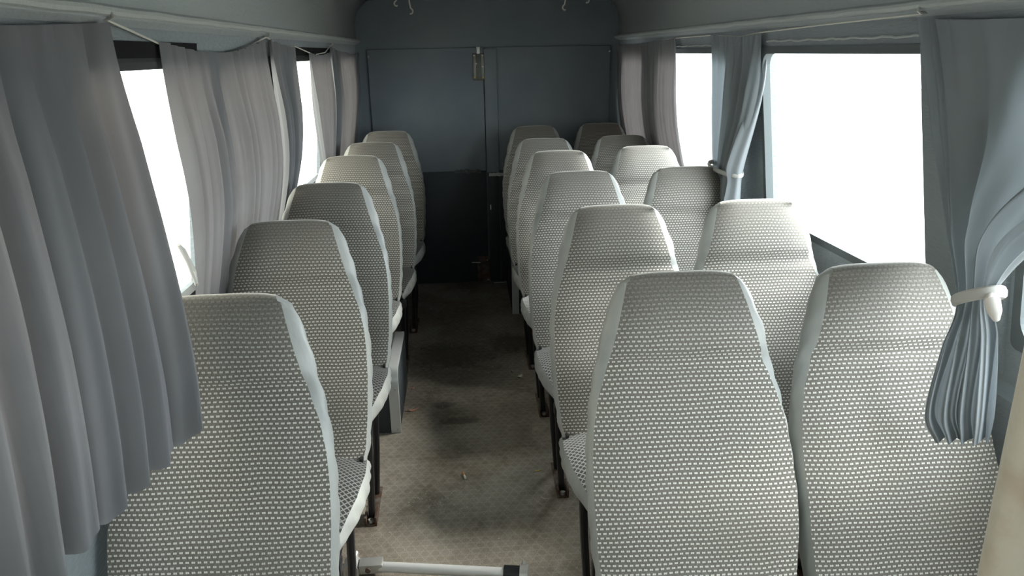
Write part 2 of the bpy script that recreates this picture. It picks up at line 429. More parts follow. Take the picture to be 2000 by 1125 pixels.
# front wall with a windscreen opening, behind the camera
fw = MB()
fw.box(CX-.99, CX+.99, Y0-.05, Y0, -.05, 1.05); fw.box(CX-.99, CX+.99, Y0-.05, Y0, 1.60, 2.03)
fw.box(CX-.99, CX-.60, Y0-.05, Y0, 1.05, 1.60); fw.box(CX+.60, CX+.99, Y0-.05, Y0, 1.05, 1.60)
tag(fw.build('wall_front', M['carpet'], smooth=False), kind='structure')
tag(MB().box(CX-.60, CX+.60, Y0-.03, Y0-.026, 1.05, 1.60).build('window_10', M['glass'], smooth=False), kind='structure')

# ------------------------------------------------------------------ seats
TH = math.radians(23); ST, CT = math.sin(TH), math.cos(TH); LEN = .66
def bp(s, d, x):            # along the backrest, behind its front face, across
    return Vector((x, -(LEN-s)*ST + d*CT, 1.15-(LEN-s)*CT - d*ST))
WF = [(-.04, .190), (0, .200), (.10, .209), (.20, .212), (.28, .209), (.34, .203), (.40, .190), (.47, .166), (.54, .146), (.60, .130), (.64, .119), (.66, .106)]
BU = [(-.04, .007), (.2, .008), (.35, .010), (.45, .022), (.55, .029), (.62, .022), (.66, .012)]
def dfront(s):
    d = -.014*math.exp(-((s-.16)/.10)**2)              # lumbar swell
    d += .013*math.exp(-((s-.468)/.012)**2)            # stitched crease under the head pad
    d += .008*math.exp(-((s-.42)/.05)**2)
    if s > .47: d += -.013*math.sin(math.pi*min(1, (s-.47)/.19))
    return d
def thick(s): return interp([(-.04, .085), (.3, .085), (.5, .068), (.66, .056)], s)
def pad(A, B, WA, uv_top, bulges, crownf, nc, tip, name, m, parent, side_name, mside):
    """strip of cover fabric running A -> tip -> B, closed at both flanks by bulging side panels"""
    prof = [(p, w, c) for p, w, c in A] + tip + [(p, w, c) for p, w, c in reversed(B)]
    v, uv = [], []; acc = 0; prev = None
    for p, w, c in prof:
        q = p(0, 0)
        if prev is not None: acc += (q-prev).length
        prev = q
        for j in range(nc):
            t = -1+2*j/(nc-1)
            v.append(p(t*w, crownf(t)*c)); uv.append((t*w, acc))
    f = grid_faces(len(prof), nc)
    o = obj(name, v, f, m, parent, uv)
    ns = 9
    for sd in (-1, 1):
        sv, suv = [], []
        for i in range(len(A)):
            pa, wa, ca = A[i]; pb, wb, cb = B[i]
            a = pa(sd*wa, crownf(1)*ca); b = pb(sd*wb, crownf(1)*cb)
            for j in range(ns):
                t = j/(ns-1); q = a.lerp(b, t); q.x += sd*(bulges[i]*math.sin(math.pi*t)**.7)
                if 0 < j < ns-1: q.x += sd*.0022*math.sin(i*1.3+j*.8)*math.sin(math.pi*t)
                sv.append(q); suv.append((i*.01, t*.08))
        # close over the tip
        q = [tp[0](sd*tp[1], crownf(1)*tp[2]) for tp in tip]
        n0 = len(sv); base = (len(A)-1)*ns
        sf = grid_faces(len(A), ns, flip=(sd > 0))
        # last row of the flank joined to the tip arc
        arc = [sv[base]] + q + [sv[base+ns-1]]
        res = []
        for j in range(1, ns-1):
            t = j/(ns-1)*(len(arc)-1); i0 = int(t); fr = t-i0; i0 = min(i0, len(arc)-2)
            res.append(arc[i0].lerp(arc[i0+1], fr))
        sv += res; suv += [(0, 0)]*len(res)
        row2 = [base]+[n0+j for j in range(len(res))]+[base+ns-1]
        for j in range(ns-1):
            fc = [base+j, base+j+1, row2[j+1], row2[j]]
            fc = [x for i_, x in enumerate(fc) if x not in fc[:i_]]
            if len(fc) >= 3: sf.append(tuple(fc) if sd < 0 else tuple(fc[::-1]))
        obj(side_name, sv, sf, mside, o, suv)
    return o
def make_seat(leg_z=0.0):
    root = empty('passenger_seat')
    # backrest
    A, B, bul = [], [], []
    n = 46
    for i in range(n):
        s = -.035+(.640+.035)*i/(n-1); w = interp(WF, s); d = dfront(s); T = thick(s)
        A.append(((lambda x, c, s=s, d=d: bp(s, d+c, x)), w, 1.0))
        B.append(((lambda x, c, s=s, T=T: bp(s, T-c, x)), w*1.0, .5))
        bul.append(interp(BU, s))
    tip = []
    d0, T0 = dfront(.64), thick(.64)
    for k_ in range(1, 10):
        a = math.pi*k_/10; mid = (d0+T0)/2; rr = (T0-d0)/2
        d = mid-rr*math.cos(a); s = .640+.024*math.sin(a); w = .119-.012*math.sin(a)
        tip.append(((lambda x, c, s=s, d=d: bp(s-c*.55, d+c*.0, x)), w, 1.0))
    crown = lambda t: .012*abs(t)**4
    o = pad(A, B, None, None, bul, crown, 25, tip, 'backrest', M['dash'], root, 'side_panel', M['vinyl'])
    # base of the backrest closed
    mb = MB(); mb.add([bp(-.034, dfront(-.035)+.002, -.185), bp(-.034, dfront(-.035)+.002, .185), bp(-.034, .083, .185), bp(-.034, .083, -.185)], [(0, 1, 2, 3)])
    mb.build('base_cover', M['vinyl'], o, smooth=False)
    # cushion (profile front-back in y, height z)
    A, B, bul = [], [], []
    n = 26
    for i in range(n):
        t = i/(n-1); y = -.235-.355*t
        w = interp([(0, .200), (.3, .208), (.6, .198), (.85, .176), (1, .162)], t)
        zt = .522+.022*math.sin(math.pi*min(1, t*1.05))**.8-.018*t*t
        A.append(((lambda x, c, y=y, z=zt: Vector((x, y, z-c))), w, 1.0))
        B.append(((lambda x, c, y=y: Vector((x, y, .435))), w-.005, 0))
        bul.append(interp([(0, .010), (.5, .012), (1, .006)], t))
    tip = []
    for k_ in range(1, 9):
        a = math.pi*k_/9
        z = .4695+.0345*math.cos(a); y = -.590-.042*math.sin(a)
        tip.append(((lambda x, c, y=y, z=z: Vector((x, y+abs(c)*1.2, z-c*(.6 if z > .47 else 0)))), (.162-.004*math.sin(a)), 1.0))
    crown2 = lambda t: .026*abs(t)**3
    cu = pad(A, B, None, None, bul, crown2, 21, tip, 'cushion', M['diamond'], root, 'side_panel', M['vinyl'])
    # frame below the cushion
    fr = MB()
    for sx in (-.155, .155): fr.tube([(sx, -.22, .424), (sx, -.60, .424)], .012, 8)
    fr.tube([(-.165, -.60, .424), (.165, -.60, .424)], .013, 8); fr.tube([(-.155, -.24, .424), (.155, -.24, .424)], .012, 8)
    fr.box(-.175, -.150, -.625, -.585, .405, .442, .003); fr.box(.150, .175, -.625, -.585, .405, .442, .003)
    fr.build('seat_frame', M['black'], root)
    for sx in (-1, 1):
        h = MB()
        h.tube([(sx*.185, -.205, .44), (sx*.19, -.235, .50), bp(.05, .055, sx*.185)], .011, 8)
        h.box(sx*.188-.005, sx*.188+.005, -.275, -.19, .425, .52, .003)
        hb = h.build('recline_bracket', M['black'], root)
        MB().tube([(sx*.190, -.235, .475), (sx*.205, -.235, .475)], .013, 10).build('pivot_bolt', M['steel'], hb)
        for (yt, yb) in ((-.575, -.455), (-.36, -.30)):
            l = MB().tube([(sx*.158, yt, .424), (sx*.145, (yt+yb)/2, (.424+leg_z)/2), (sx*.128, yb, leg_z+.004)], .0125, 10)
            l.build('leg', M['black'], root)
        fp = MB().box(sx*.128-.020, sx*.128+.020, -.50, -.255, leg_z, leg_z+.008, .002)
        fp.box(sx*.128-.022, sx*.128-.014, -.50, -.42, leg_z, leg_z+.035, .002); fp.box(sx*.128+.014, sx*.128+.022, -.50, -.42, leg_z, leg_z+.035, .002)
        p_ = fp.build('foot_bracket', M['rust'], root)
        MB().tube([(sx*.128, -.485, leg_z+.008), (sx*.128, -.485, leg_z+.020)], .010, 6).build('foot_bolt', M['steel'], p_)
    return root
def copy_tree(o, parent=None):
    c = o.copy(); C.objects.link(c)
    if parent: c.parent = parent
    for ch in list(o.children): copy_tree(ch, c)
    return c
LX = [(-.490, 1.440), (-.500, 2.135), (-.496, 2.790), (-.512, 3.560), (-.474, 4.10), (-.446, 4.70)]
AX = [(.459, 1.479), (.467, 2.210), (.465, 2.896), (.467, 3.544), (.457, 4.085), (.476, 4.80)]
WX = [(.902, 1.485), (.909, 2.226), (.907, 2.935), (.909, 3.640), (.899, 4.13), (.918, 4.88)]
lab_l = ['single grey dash-patterned bus seat half hidden behind the long loose curtain',
         'single dark-looking bus seat directly behind the one half hidden by the long curtain',
         'single heavily shaded bus seat beside the front end of the low wheel box',
         'single brownish-lit bus seat standing on the low wheel box with aluminium edge',
         'single bus seat with brightly lit head pad, second from last in the single-file row',
         'single dim bus seat, last in the single-file row by the rear door']
lab_a = ['aisle seat of the double row nearest the windscreen, its front fully in view',
         'aisle seat in the second double row, its black leg beside the rust-brown floor bracket',
         'aisle seat in the third double row with dented pale side cover along the walkway',
         'aisle seat in the fourth double row counted from the windscreen',
         'slim-looking shaded aisle seat in the fifth double row before the rear box',
         'dark aisle seat of the last double row, almost lost against the rear door']
lab_w = ['window seat of the first double row with the tied curtain hanging over its shoulder',
         'window seat in the second double row under the big bare white window',
         'window seat in the third double row touching the tied-back middle curtain',
         'window seat in the fourth double row, pale head pad in front of the narrow window',
         'shaded window seat in the fifth double row beside the closed reddish curtain',
         'dim blue-grey window seat of the last double row by the rear wall']
proto = make_seat(0.0); proto_box = make_seat(.302); proto_rbox = make_seat(.362)
used = set()
rj = random.Random(3)
for L, labs, grp, kinds in ((LX, lab_l, 'single seats in a file along one wall', 'n n n b n n'.split()),
                            (AX, lab_a, 'aisle seats of the double rows', 'n n n n n r'.split()),
                            (WX, lab_w, 'window seats of the double rows', 'n n n n n r'.split())):
    for (x, y), lb, kd in zip(L, labs, kinds):
        p_ = {'n': proto, 'b': proto_box, 'r': proto_rbox}[kd]
        if kd in used: s_ = copy_tree(p_)
        else: s_ = p_; used.add(kd)
        s_.location = (x, y, 0); s_.rotation_euler = (0, 0, math.radians(rj.uniform(-.8, .8)))
        tag(s_, lb, 'seat', grp)

# ------------------------------------------------------------------ boxes over the wheels
def wheel_box(name, x0, x1, y0, y1, h, aisle_side, label, toprub):
    root = tag(empty(name, ((x0+x1)/2, y0, 0)), label, 'box')
    X, Y = root.location.x, y0
    r = .07
    prof = [(0, 0)] + [(r-r*math.cos(math.radians(a)), h-r+r*math.sin(math.radians(a))) for a in range(0, 91, 10)]
    far = y1-y0
    prof += [(far-r+r*math.sin(math.radians(a)), h-r+r*math.cos(math.radians(a))) for a in range(0, 91, 15)] + [(far, 0)]
    n = len(prof); v = [(xx-X, yy, zz) for xx in (x0, x1) for yy, zz in prof]
    f = [(i, i+1, n+i+1, n+i) for i in range(n-1)] + [tuple(range(n-1, -1, -1)), tuple(range(n, 2*n))]
    o = obj('body', v, f, M['boxrub'], root, autosmooth=.5)
    # dusty top sheet
    tx0, tx1 = x0+.004-X, x1-.004-X
    MB().box(tx0, tx1, r, far-r, h-.001, h+.002).build('top_sheet', toprub, root, smooth=False)
    # aluminium edge following the profile
    xa = (x1 if aisle_side > 0 else x0)-X; w = .038
    xs = (xa-w, xa+.003) if aisle_side > 0 else (xa-.003, xa+w)
    v = []
    ks = []
    for yy, zz in prof[:-8]:
        ks.append((yy, zz))
    ks.append((far-r, h))
    for i, (yy, zz) in enumerate(ks):
        a = ks[max(i-1, 0)]; b = ks[min(i+1, len(ks)-1)]; t = Vector((b[0]-a[0], b[1]-a[1])).normalized(); nn = (-t.y, t.x)
        for e in (0, .0045):
            for xx in xs: v.append((xx, yy+nn[0]*e, zz+nn[1]*e))
    f = []
    for i in range(len(ks)-1):
        q = i*4; p = q+4
        f += [(q, q+1, p+1, p), (q+2, p+2, p+3, q+3), (q, p, p+2, q+2), (q+1, q+3, p+3, p+1)]
    f += [(0, 2, 3, 1)]
    tr = obj('edge_trim', v, f, M['alu'], root, autosmooth=.5); tr['label'] = 'ribbed aluminium edge'
    # flange down the aisle face
    vv = []
    xf = xs[1] if aisle_side > 0 else xs[0]
    for i, (yy, zz) in enumerate(ks):
        a = ks[max(i-1, 0)]; b = ks[min(i+1, len(ks)-1)]; t = Vector((b[0]-a[0], b[1]-a[1])).normalized(); nn = (-t.y, t.x)
        for e in (.0045, -.012):
            for dx in (0, .002*aisle_side): vv.append((xf+dx, yy+nn[0]*e, zz+nn[1]*e))
    ff = []
    for i in range(len(ks)-1):
        q = i*4; p = q+4
        ff += [(q, q+1, p+1, p), (q+2, p+2, p+3, q+3), (q, p, p+2, q+2), (q+1, q+3, p+3, p+1)]
    obj('trim_flange', vv, ff, M['alu'], tr, autosmooth=.5)
    for zz in (.018, h-.09):
        MB().tube([((xs[0]+xs[1])/2+.008*aisle_side, -.004, zz), ((xs[0]+xs[1])/2+.008*aisle_side, -.009, zz)], .0045, 8).build('trim_screw', M['steel'], tr)
    return root
wheel_box('wheel_box', -.728, -.315, 2.975, 3.50, .300, 1, 'low dark wheel box with curved aluminium edge under the single seats', M['boxtop'])
wheel_box('wheel_box', .296, CX+.94, 4.47, 5.12, .360, -1, 'dark box with pale aluminium edge under the last double row', M['boxtop'])

# ------------------------------------------------------------------ curtains
def curtain(label, L, R, nf, m, amp=.014, sag=0, gather=.35, rows=56, seed=1, ampk=None, hemwave=.006, skew=0, sharp=1, group='window curtains on cords', topfold=.004, jam=.25, npl=18, pd=8):
    rnd = random.Random(seed)
    nc = max(nf*12+1, 181)
    ph = [rnd.uniform(0, 6.28) for _ in range(6)]; js = [rnd.uniform(.6, 1.25) for _ in range(nf+2)]
    top = catmull(L, 0).lerp(catmull(R, 0), .5)
    v, uv = [], []
    for i in range(rows):
        vv = i/(rows-1)
        a, b = catmull(L, vv), catmull(R, vv)
        dirh = Vector((b.x-a.x, b.y-a.y, 0)); dirh = dirh.normalized() if dirh.length > 1e-6 else Vector((0, 1, 0))
        nrm = Vector((-dirh.y, dirh.x, 0))
        A = amp*(interp(ampk, vv) if ampk else interp([(0, gather), (.3, 1), (.55, .9), (1, .45)], vv))
        for j in range(nc):
            u = j/(nc-1)
            uu = u+jam/nf*math.sin(2*math.pi*u*1.7+ph[0]+vv*.8)*math.sin(math.pi*u)
            k_ = uu*nf; w0 = js[int(max(0, min(nf, k_)))]; w1 = js[int(max(0, min(nf, k_)))+1]; fr = k_-math.floor(k_)
            wgt = w0+(w1-w0)*fr
            f_ = math.sin(2*math.pi*k_+ph[1]+skew*vv)
            f_ = math.copysign(abs(f_)**sharp, f_)
            off = A*wgt*(f_+.32*math.sin(2*math.pi*k_*2.3+ph[2]+1.5*vv)+.18*math.sin(2*math.pi*k_*.5+ph[3]))
            off += topfold*(math.sin(2*math.pi*npl*u+ph[4]+2*math.sin(9*u))+.5*math.sin(2*math.pi*npl*.43*u+ph[2]))*math.exp(-vv*pd)
            p = a.lerp(b, uu)+nrm*off
            p.z -= sag*math.sin(math.pi*u)*(1-vv)**2
            p.z += hemwave*vv**6*math.sin(2*math.pi*k_+ph[5])
            sd = -1 if p.x < CX else 1                      # the cloth rests against the wall instead of passing through it
            p.x -= sd*.014*math.exp(-vv*4)
            lim = .022 if (sd > 0 and 1.40 < p.y < 1.79) else .008
            dist = (wx(sd, max(p.z, .886))-p.x)*sd-lim; kk = .0035
            dist = lim+kk*math.log(1+math.exp(max(-30, min(30, dist/kk)))) if dist < 25*kk else dist+lim
            p.x = wx(sd, max(p.z, .886))-sd*dist
            v.append(p-top); uv.append((u, vv))
    o = obj('curtain', v, grid_faces(rows, nc), m, None, uv)
    o.location = top
    return tag(o, label, 'curtain', group)
def tie_band(cur, c, rx, ry, dz, tilt, r=.007):
    """loop of cloth round the gathered curtain, with a knot"""
    c = Vector(c)-cur.location; path = []
    for i in range(25):
        a = 2*math.pi*i/24
        path.append(c+Vector((rx*math.cos(a), ry*math.sin(a), dz*math.sin(a+tilt))))
    mb = MB().tube(path, r, 8, cap=False, flat=1.9)
    o = mb.build('tie_band', M['tie'], cur); o['label'] = 'pale knotted tie'
    return o, c
# -- single-seat side (x around -.66)
KC1 = [(0, .4), (.3, 1), (1, 1)]
c1 = curtain('long loose grey curtain hanging over the first single seat, ragged lower hem',
        [(0, (-.650, .66, 1.640)), (.5, (-.640, .68, 1.27)), (1, (-.655, .70, .880))],
        [(0, (-.655, 1.495, 1.663)), (.2, (-.648, 1.500, 1.535)), (.55, (-.572, 1.40, 1.245)), (.8, (-.520, 1.30, 1.075)), (1, (-.498, 1.235, .968))],
        9, M['cloth_l'], amp=.024, sag=.006, seed=4, hemwave=.012, sharp=.9, topfold=.006, ampk=KC1, npl=15, pd=5)
c2 = curtain('wide drawn grey curtain behind the second single seat with light glowing through its middle',
        [(0, (-.658, 1.765, 1.634)), (.5, (-.655, 1.83, 1.25)), (1, (-.722, 1.87, .86))],
        [(0, (-.655, 2.690, 1.657)), (.5, (-.650, 2.78, 1.25)), (1, (-.722, 2.72, .86))],
        12, M['cloth_l'], amp=.016, sag=.034, seed=9, sharp=.8, skew=1.2)
q_ = [Vector((-.652, 1.70, 1.19))-c2.location, Vector((-.640, 1.705, 1.15))-c2.location, Vector((-.640, 1.735, 1.09))-c2.location, Vector((-.65, 1.765, 1.075))-c2.location, Vector((-.652, 1.770, 1.11))-c2.location, Vector((-.655, 1.735, 1.17))-c2.location, Vector((-.652, 1.70, 1.19))-c2.location]
MB().tube(q_, .0045, 8).build('tie_loop', M['tie'], c2)
c3 = curtain('narrow dark grey curtain beside the end hook of the wide drawn curtain',
        [(0, (-.650, 2.715, 1.655)), (.5, (-.645, 2.80, 1.25)), (1, (-.722, 2.78, .86))],
        [(0, (-.655, 3.170, 1.635)), (.5, (-.655, 3.12, 1.25)), (1, (-.725, 2.93, .86))],
        6, M['cloth_l'], amp=.018, sag=.008, seed=12, skew=.8)
c4 = curtain('grey curtain tied near its foot, hung on a sagging cord',
        [(0, (-.655, 3.430, 1.610)), (.35, (-.655, 3.50, 1.35)), (.72, (-.655, 3.62, 1.04)), (.80, (-.650, 3.66, 1.0)), (1, (-.722, 3.60, .86))],
        [(0, (-.655, 4.000, 1.612)), (.35, (-.655, 4.02, 1.35)), (.72, (-.660, 3.86, 1.04)), (.80, (-.660, 3.80, 1.0)), (1, (-.725, 3.86, .86))],
        6, M['cloth_l'], amp=.016, sag=.010, seed=21)
tie_band(c4, (-.66, 3.74, 1.0), .035, .09, .006, 0, .006)
c5 = curtain('slim dark curtain between two slivers of window near the rear',
        [(0, (-.655, 4.03, 1.640)), (.4, (-.655, 4.10, 1.33)), (1, (-.722, 4.24, .86))],
        [(0, (-.655, 4.47, 1.615)), (.4, (-.655, 4.47, 1.33)), (1, (-.722, 4.60, .86))],
        5, M['cloth_l'], amp=.016, sag=.006, seed=25)
c6 = curtain('last mauve-lit curtain against the rear wall on the single-seat side',
        [(0, (-.655, 4.53, 1.615)), (.4, (-.655, 4.60, 1.33)), (1, (-.722, 4.60, .86))],
        [(0, (-.655, 5.16, 1.610)), (.4, (-.655, 5.15, 1.33)), (1, (-.722, 5.14, .86))],
        8, M['cloth_l'], amp=.010, sag=.010, seed=28)
# -- double-seat side (x around 1.09)
r1 = curtain('large blue-grey curtain gathered by a pale knotted tie beside the first window seat',
        [(0, (1.080, 1.735, 1.655)), (.35, (1.080, 1.60, 1.37)), (.55, (1.02, 1.43, 1.21)), (.655, (.945, 1.285, 1.125)), (.75, (.920, 1.275, 1.04)), (.9, (.895, 1.262, .905)), (1, (.925, 1.255, .845))],
        [(0, (1.080, .62, 1.640)), (.3, (1.05, .82, 1.47)), (.5, (.94, 1.07, 1.32)), (.655, (.952, 1.210, 1.175)), (.75, (.968, 1.20, 1.09)), (.9, (.985, 1.195, .94)), (1, (.985, 1.195, .872))],
        4, M['cloth_r'], amp=.024, sag=.012, seed=33, rows=80,
        ampk=[(0, .22), (.3, .8), (.55, .75), (.655, .30), (.75, .50), (1, .70)], sharp=.9, hemwave=.003, jam=.55, topfold=.0075, npl=17, pd=2.6)
t, cc = tie_band(r1, (.949, 1.246, 1.150), .030, .048, -.026, 0, .006)
kn = MB().tube([cc+Vector((-.012, -.046, .018)), cc+Vector((-.020, -.062, .014)), cc+Vector((-.018, -.070, -.004)), cc+Vector((-.006, -.062, -.022))], [.007, .013, .012, .006], 12)
kn.build('tie_knot', M['tie'], t)
r2 = curtain('blue-grey curtain tied back between the bare window and the next window',
        [(0, (1.075, 3.225, 1.655)), (.4, (1.085, 3.22, 1.38)), (.70, (1.090, 3.16, 1.125)), (.78, (1.08, 3.10, 1.08)), (1, (1.07, 3.02, .92))],
        [(0, (1.085, 2.69, 1.645)), (.4, (1.075, 2.74, 1.38)), (.70, (1.035, 2.815, 1.125)), (.78, (1.03, 2.82, 1.08)), (1, (1.02, 2.80, .90))],
        6, M['cloth_r'], amp=.013, sag=.012, seed=41)
# bright turned-back edge of the same curtain, catching the light of the bare window
rows, nc = 40, 11; v = []
top = Vector((1.09, 2.76, 1.64))
for i in range(rows):
    vv = i/(rows-1)
    a = catmull([(0, (1.100, 2.745, 1.640)), (.3, (1.085, 2.77, 1.44)), (.62, (1.018, 2.80, 1.165)), (.72, (1.025, 2.80, 1.10)), (1, (.985, 2.78, .90))], vv)
    b = catmull([(0, (1.108, 2.720, 1.640)), (.3, (1.115, 2.735, 1.44)), (.62, (1.080, 2.775, 1.165)), (.72, (1.075, 2.780, 1.10)), (1, (1.075, 2.76, .90))], vv)
    for j in range(nc):
        u = j/(nc-1); p = a.lerp(b, u); p.y -= .012*math.sin(math.pi*u)+.004*math.sin(9*u+3*vv); v.append(p-r2.location)
fo = obj('turned_edge', v, grid_faces(rows, nc), M['cloth_r'], r2); fo['label'] = 'bright folded-back edge'
tie_band(r2, (1.060, 2.93, 1.135), .045, .155, .006, 0, .005)
r3 = curtain('closed reddish-glowing curtain over the rearmost window of the double-seat side',
        [(0, (1.080, 5.16, 1.635)), (.5, (1.085, 5.15, 1.25)), (1, (1.150, 5.12, .86))],
        [(0, (1.080, 4.19, 1.640)), (.5, (1.080, 4.16, 1.25)), (1, (1.150, 4.12, .86))],
        13, M['cloth_m'], amp=.010, sag=.006, seed=52)
r4 = curtain('pleated mauve-lit curtain pushed against the edge of the narrow bright window',
        [(0, (1.075, 4.17, 1.640)), (.5, (1.075, 4.14, 1.25)), (1, (1.150, 4.08, .86))],
        [(0, (1.080, 3.740, 1.650)), (.5, (1.080, 3.68, 1.25)), (1, (1.150, 3.62, .86))],
        6, M['cloth_m'], amp=.012, sag=.004, seed=55)

# cords with their hooks
def cord(label, pts, hooks, r=.0024):
    top = Vector(pts[0]); path = []
    keys = [(i/(len(pts)-1), Vector(p)) for i, p in enumerate(pts)]
    for i in range(len(pts)-1):
        for j in range(6): path.append(keys[i][1].lerp(keys[i+1][1], j/6)-top)
    path.append(keys[-1][1]-top)
    o = MB().tube(path, r, 6).build('curtain_string', M['white'])
    o.location = top; tag(o, label, 'cord', 'curtain strings')
    for h in hooks:
        h = Vector(h); out = 1 if h.x < CX else -1
        q = h-top
        MB().tube([q+Vector((-out*.030, 0, .004)), q+Vector((out*.006, 0, .002)), q+Vector((out*.012, 0, .006)), q+Vector((out*.010, 0, .014))], [.003, .003, .004, .003], 8).build('hook', M['steel'], o)
    return o
xl, xr = -.640, 1.068
cord('thin pale string running from the first curtain hook down to the wide drawn curtain',
     [(xl, 1.500, 1.668), (-.655, 1.765, 1.632), (-.664, 1.95, 1.612), (-.664, 2.20, 1.604), (-.664, 2.45, 1.618), (xl, 2.700, 1.661)], [(xl, 1.500, 1.668), (xl, 2.700, 1.661)])
cord('thin pale string sagging over the foot-tied curtain to its raised hook',
     [(xl, 2.70, 1.661), (-.668, 3.0, 1.636), (xl, 3.16, 1.635), (xl, 3.43, 1.612), (-.668, 3.7, 1.602), (xl, 3.85, 1.612), (xl, 4.03, 1.645)], [(xl, 4.03, 1.645)])
cord('pale string stretched above the big bare window from its hook',
     [(xr, 1.74, 1.665), (xr, 2.2, 1.658), (xr, 2.69, 1.648), (1.095, 2.95, 1.64), (xr, 3.23, 1.650), (xr, 3.74, 1.648), (1.095, 4.1, 1.645)], [(xr, 1.74, 1.665)])
for (x, z, lb) in ((-.583, 1.583, 'small pale screw hook on the rear wall near the mauve-lit curtain'), (1.022, 1.589, 'small pale screw hook on the rear wall near the reddish-glowing curtain')):
    tag(MB().tube([(x, 5.187, z), (x, 5.172, z), (x+.006, 5.170, z+.006)], [.004, .005, .004], 8).build('wall_hook', M['white']), lb, 'hook')
# wire hooks under the ceiling
def ceil_hook(x, y, zb, drop, dirx, label):
    z0 = 1.966
    mb = MB().box(x-.028, x+.028, y-.012, y+.012, z0-.006, z0, .002)
    mb.build_ = None
    r = tag(empty('ceiling_hook', (x, y, z0)), label, 'hook', 'wire hooks under the ceiling')
    for q in mb.v: q -= r.location
    mb.build('mounting_plate', M['white'], r)
    p = [(0, 0, -.004), (0, 0, -drop*.55), (dirx*.006, 0, -drop*.78)]
    for i in range(7):
        a = math.radians(20+i*32); p.append((dirx*(.006+.012*math.sin(a)), 0, -drop*.80-.014+.014*math.cos(a)))
    MB().tube(p, .0042, 8).build('wire', M['white'], r)
ceil_hook(-.262, 4.6, 1.82, .150, 1, 'pale wire hook with long shank hanging from the ceiling near the single seats')
ceil_hook(-.330, 4.6, 1.87, .095, -1, 'shorter pale wire hook beside the long-shanked one under the ceiling')
ceil_hook(.645, 4.6, 1.82, .140, -1, 'pale wire hook hanging from the ceiling above the double seats')
ceil_hook(.765, 4.6, 1.87, .092, 1, 'short pale hook under the ceiling, outermost above the double seats')

# ------------------------------------------------------------------ things on the rear doors
def door_latch():
    r = tag(empty('latch_plate', (.141, 5.180, 1.42)), 'small upright metal plate with pale corner studs high on the rear door', 'plate')  # metal latch plate, gives no light
    MB().box(-.038, .038, -.008, .004, 0, .175, .003).build('backing', mat('dull_plate_metal', (.10, .10, .09), .45, .6, bump=(60, .3), var=(40, (.08, .08, .075), .4, .6)), r)
    for sx in (-.026, .026): MB().box(sx-.009, sx+.009, -.015, -.006, .012, .165, .002).build('rail', mat('scuffed_rail', (.17, .165, .145), .4, .6), r)
    for sx, z in ((-.028, .020), (.028, .018), (-.028, .160), (.028, .160), (-.016, .108), (.028, .088)):
        MB().tube([(sx, -.014, z), (sx, -.020, z)], .0065, 10).build('stud', M['scrap'] if z > .05 else M['leaf'], r)
    MB().tube([(-.012, -.010, .212), (.014, -.010, .212)], .004, 6).build('staple', M['white'], r)
    MB().box(-.010, .010, -.009, .004, .170, .214, .002).build('tongue', M['steel'], r)
door_latch()
r = tag(empty('bolt_latch', (.135, 5.172, .012)), 'rusty bolt latch at the foot of the rear door', 'latch')
MB().box(-.045, .040, -.010, .004, 0, .190, .003).build('backplate', M['rust'], r)
MB().tube([(-.018, -.018, .005), (-.018, -.018, .18)], .008, 8).build('bolt_rod', M['rust'], r)
MB().tube([(-.018, -.018, .145), (-.085, -.022, .150)], .005, 8).build('grip', M['steel'], r)
for z in (.04, .10, .165): MB().box(-.034, -.002, -.028, -.008, z-.008, z+.008, .003).build('bolt_guide', M['rust'], r)
MB().box(.020, .044, -.030, -.006, .0, .16, .004).build('edge_guard', M['rust'], r)
for sx, z in ((.026, .165), (.028, .02)): MB().tube([(sx, -.031, z), (sx, -.034, z)], .006, 8).build('rivet', M['brass'], r)
def strip(name, x0, x1, z0, z1, y, m, label, cat, rag=.006):
    rr = random.Random(5); n = 12; pt = []
    for i in range(n+1): pt.append((x0+(x1-x0)*i/n, z0+rr.uniform(-rag, rag)))
    for i in range(n, -1, -1): pt.append((x0+(x1-x0)*i/n, z1+rr.uniform(-rag, rag)))
    k_ = len(pt); v = [(x, yy, z) for yy in (y, y+.0015) for x, z in pt]
    f = [tuple(range(k_)), tuple(range(2*k_-1, k_-1, -1))]+[(i, (i+1) % k_, k_+(i+1) % k_, k_+i) for i in range(k_)]
    tag(obj(name, v, f, m, smooth=False), label, cat)
strip('tape_strip', -.045, .135, .800, .826, 5.1715, M['tape'], 'torn dull tape along the seam of the wider rear door leaf', 'tape')
strip('tape_strip', .190, .330, .775, .798, 5.161, M['pipe'], 'short pale tape strip beside the rear door joint', 'tape', .002)
strip('light_gap_strip', .205, .300, .000, .006, 5.150, M['white'], 'thin white strip standing in for the light gap at the foot of the rear door', 'strip', .0005)  # daylight showing under the door, painted as a white strip
strip('light_slit', .193, .200, .540, .575, 5.160, M['white'], 'tiny white upright strip standing in for a light leak at the rear door joint', 'light slit', .0005)  # light leaking through the door joint, painted as a white sliver

